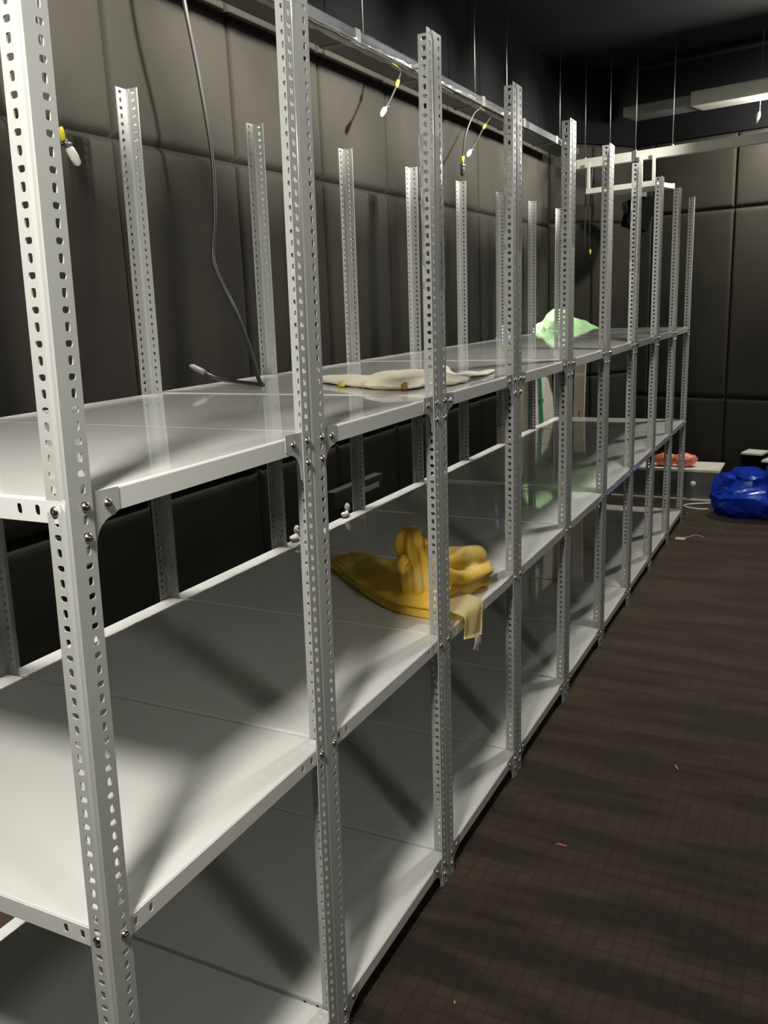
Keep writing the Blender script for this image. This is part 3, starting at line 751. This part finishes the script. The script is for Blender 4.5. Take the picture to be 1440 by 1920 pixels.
o = crumple('bag_body', [((5.62, -.44, .13), (.19, .27, .14), (0, 0, .1)), ((5.60, -.70, .15), (.22, .25, .17), (0, 0, 0)), ((5.62, -.27, .15), (.10, .11, .14), (0, 0, 0)), ((5.66, -.45, .25), (.13, .18, .07), (.35, 0, 0)), ((5.60, -.60, .28), (.10, .12, .13), (0, 0, 0))],
      .009, .034, 5.5, M_BLUE, None, 11, .001, Bo, faces=1500, soft=0); o.parent = t; o.location = (0, 0, 0)
# cords and crumbs on the carpet
bm = bmesh.new(); P = spline([(5.72, -.13, .008), (5.72, -.05, .006), (5.76, .03, .006), (5.82, .045, .006), (5.88, -.02, .006), (5.92, -.12, .008)], 6)
tube(bm, P, .006, 8); o = obj('loose_cord', bm, M_WHITE, smooth=True); tag(o, 'looped off-white cord on the carpet beside the blue bag', 'cord')
bm = bmesh.new(); tube(bm, spline([(4.86, -.06, .003), (4.93, -.10, .004), (5.0, -.14, .003), (4.96, -.19, .003)], 4), .0025, 6); box(bm, (4.86, -.09, .001), (4.91, -.03, .004), .001)
o = obj('paper_scrap', bm, M_PAPER); tag(o, 'white paper scrap with a trailing thread at the far end of the shelving', 'scrap')
def chip(name, x, y, l, wd, rz, m, label):
    bm = bmesh.new(); n = 6
    for i in range(n):
        pass
    rows = [[bm.verts.new((l*(i/n-.5), wd*(j-.5)*(1-abs(i/n-.5)), .002+.002*math.sin(i)+.0015*j)) for j in (0, 1)] for i in range(n+1)]
    for a, b_ in zip(rows, rows[1:]): bm.faces.new((a[0], a[1], b_[1], b_[0]))
    bmesh.ops.solidify(bm, geom=list(bm.faces), thickness=.001)
    o = obj(name, bm, m, None, (x, y, .001), (0, 0, rz)); tag(o, label, 'scrap'); return o
chip('yellow_scrap', 2.01, -.47, .034, .008, .35, M_YTAPE, 'tiny yellow scrap on the bare carpet')
chip('orange_scrap', 1.45, -.24, .030, .005, -1.3, M_ORANGE, 'tiny orange scrap on the carpet near the shelving')
chip('white_scrap', .79, -.18, .010, .005, .3, M_PAPER, 'tiny white speck on the carpet at the bottom of the photo')
for i, (x, y) in enumerate(((5.60, .0), (5.50, -.02), (5.42, .02), (5.75, .02))):
    o = chip('paper_crumb', x, y, .022, .014, i*1.1, M_PAPER, ('paper crumb nearest the looped cord', 'paper crumb in the middle of those by the looped cord', 'paper crumb lying closest to the last shelving post', 'paper crumb on the carpet in front of the low bench')[i]); o['group'] = 'paper crumbs by the cord'

# small silver fitting hanging near the right edge
t = thing('ceiling_hook', 'small silver fitting hanging below the duct near the right edge', 'fitting', (6.0, -.30, 2.62))
bm = bmesh.new(); tube(bm, [(0, 0, .04), (0, 0, ZC-2.62)], .003, 6); obj('wire', bm, M_STEEL, t)
bm = bmesh.new(); tube(bm, [(0, 0, .04), (.0, .01, .01), (0, .02, -.03)], [.008, .018, .010], 10); obj('fitting_body', bm, M_STEEL, t, smooth=True)
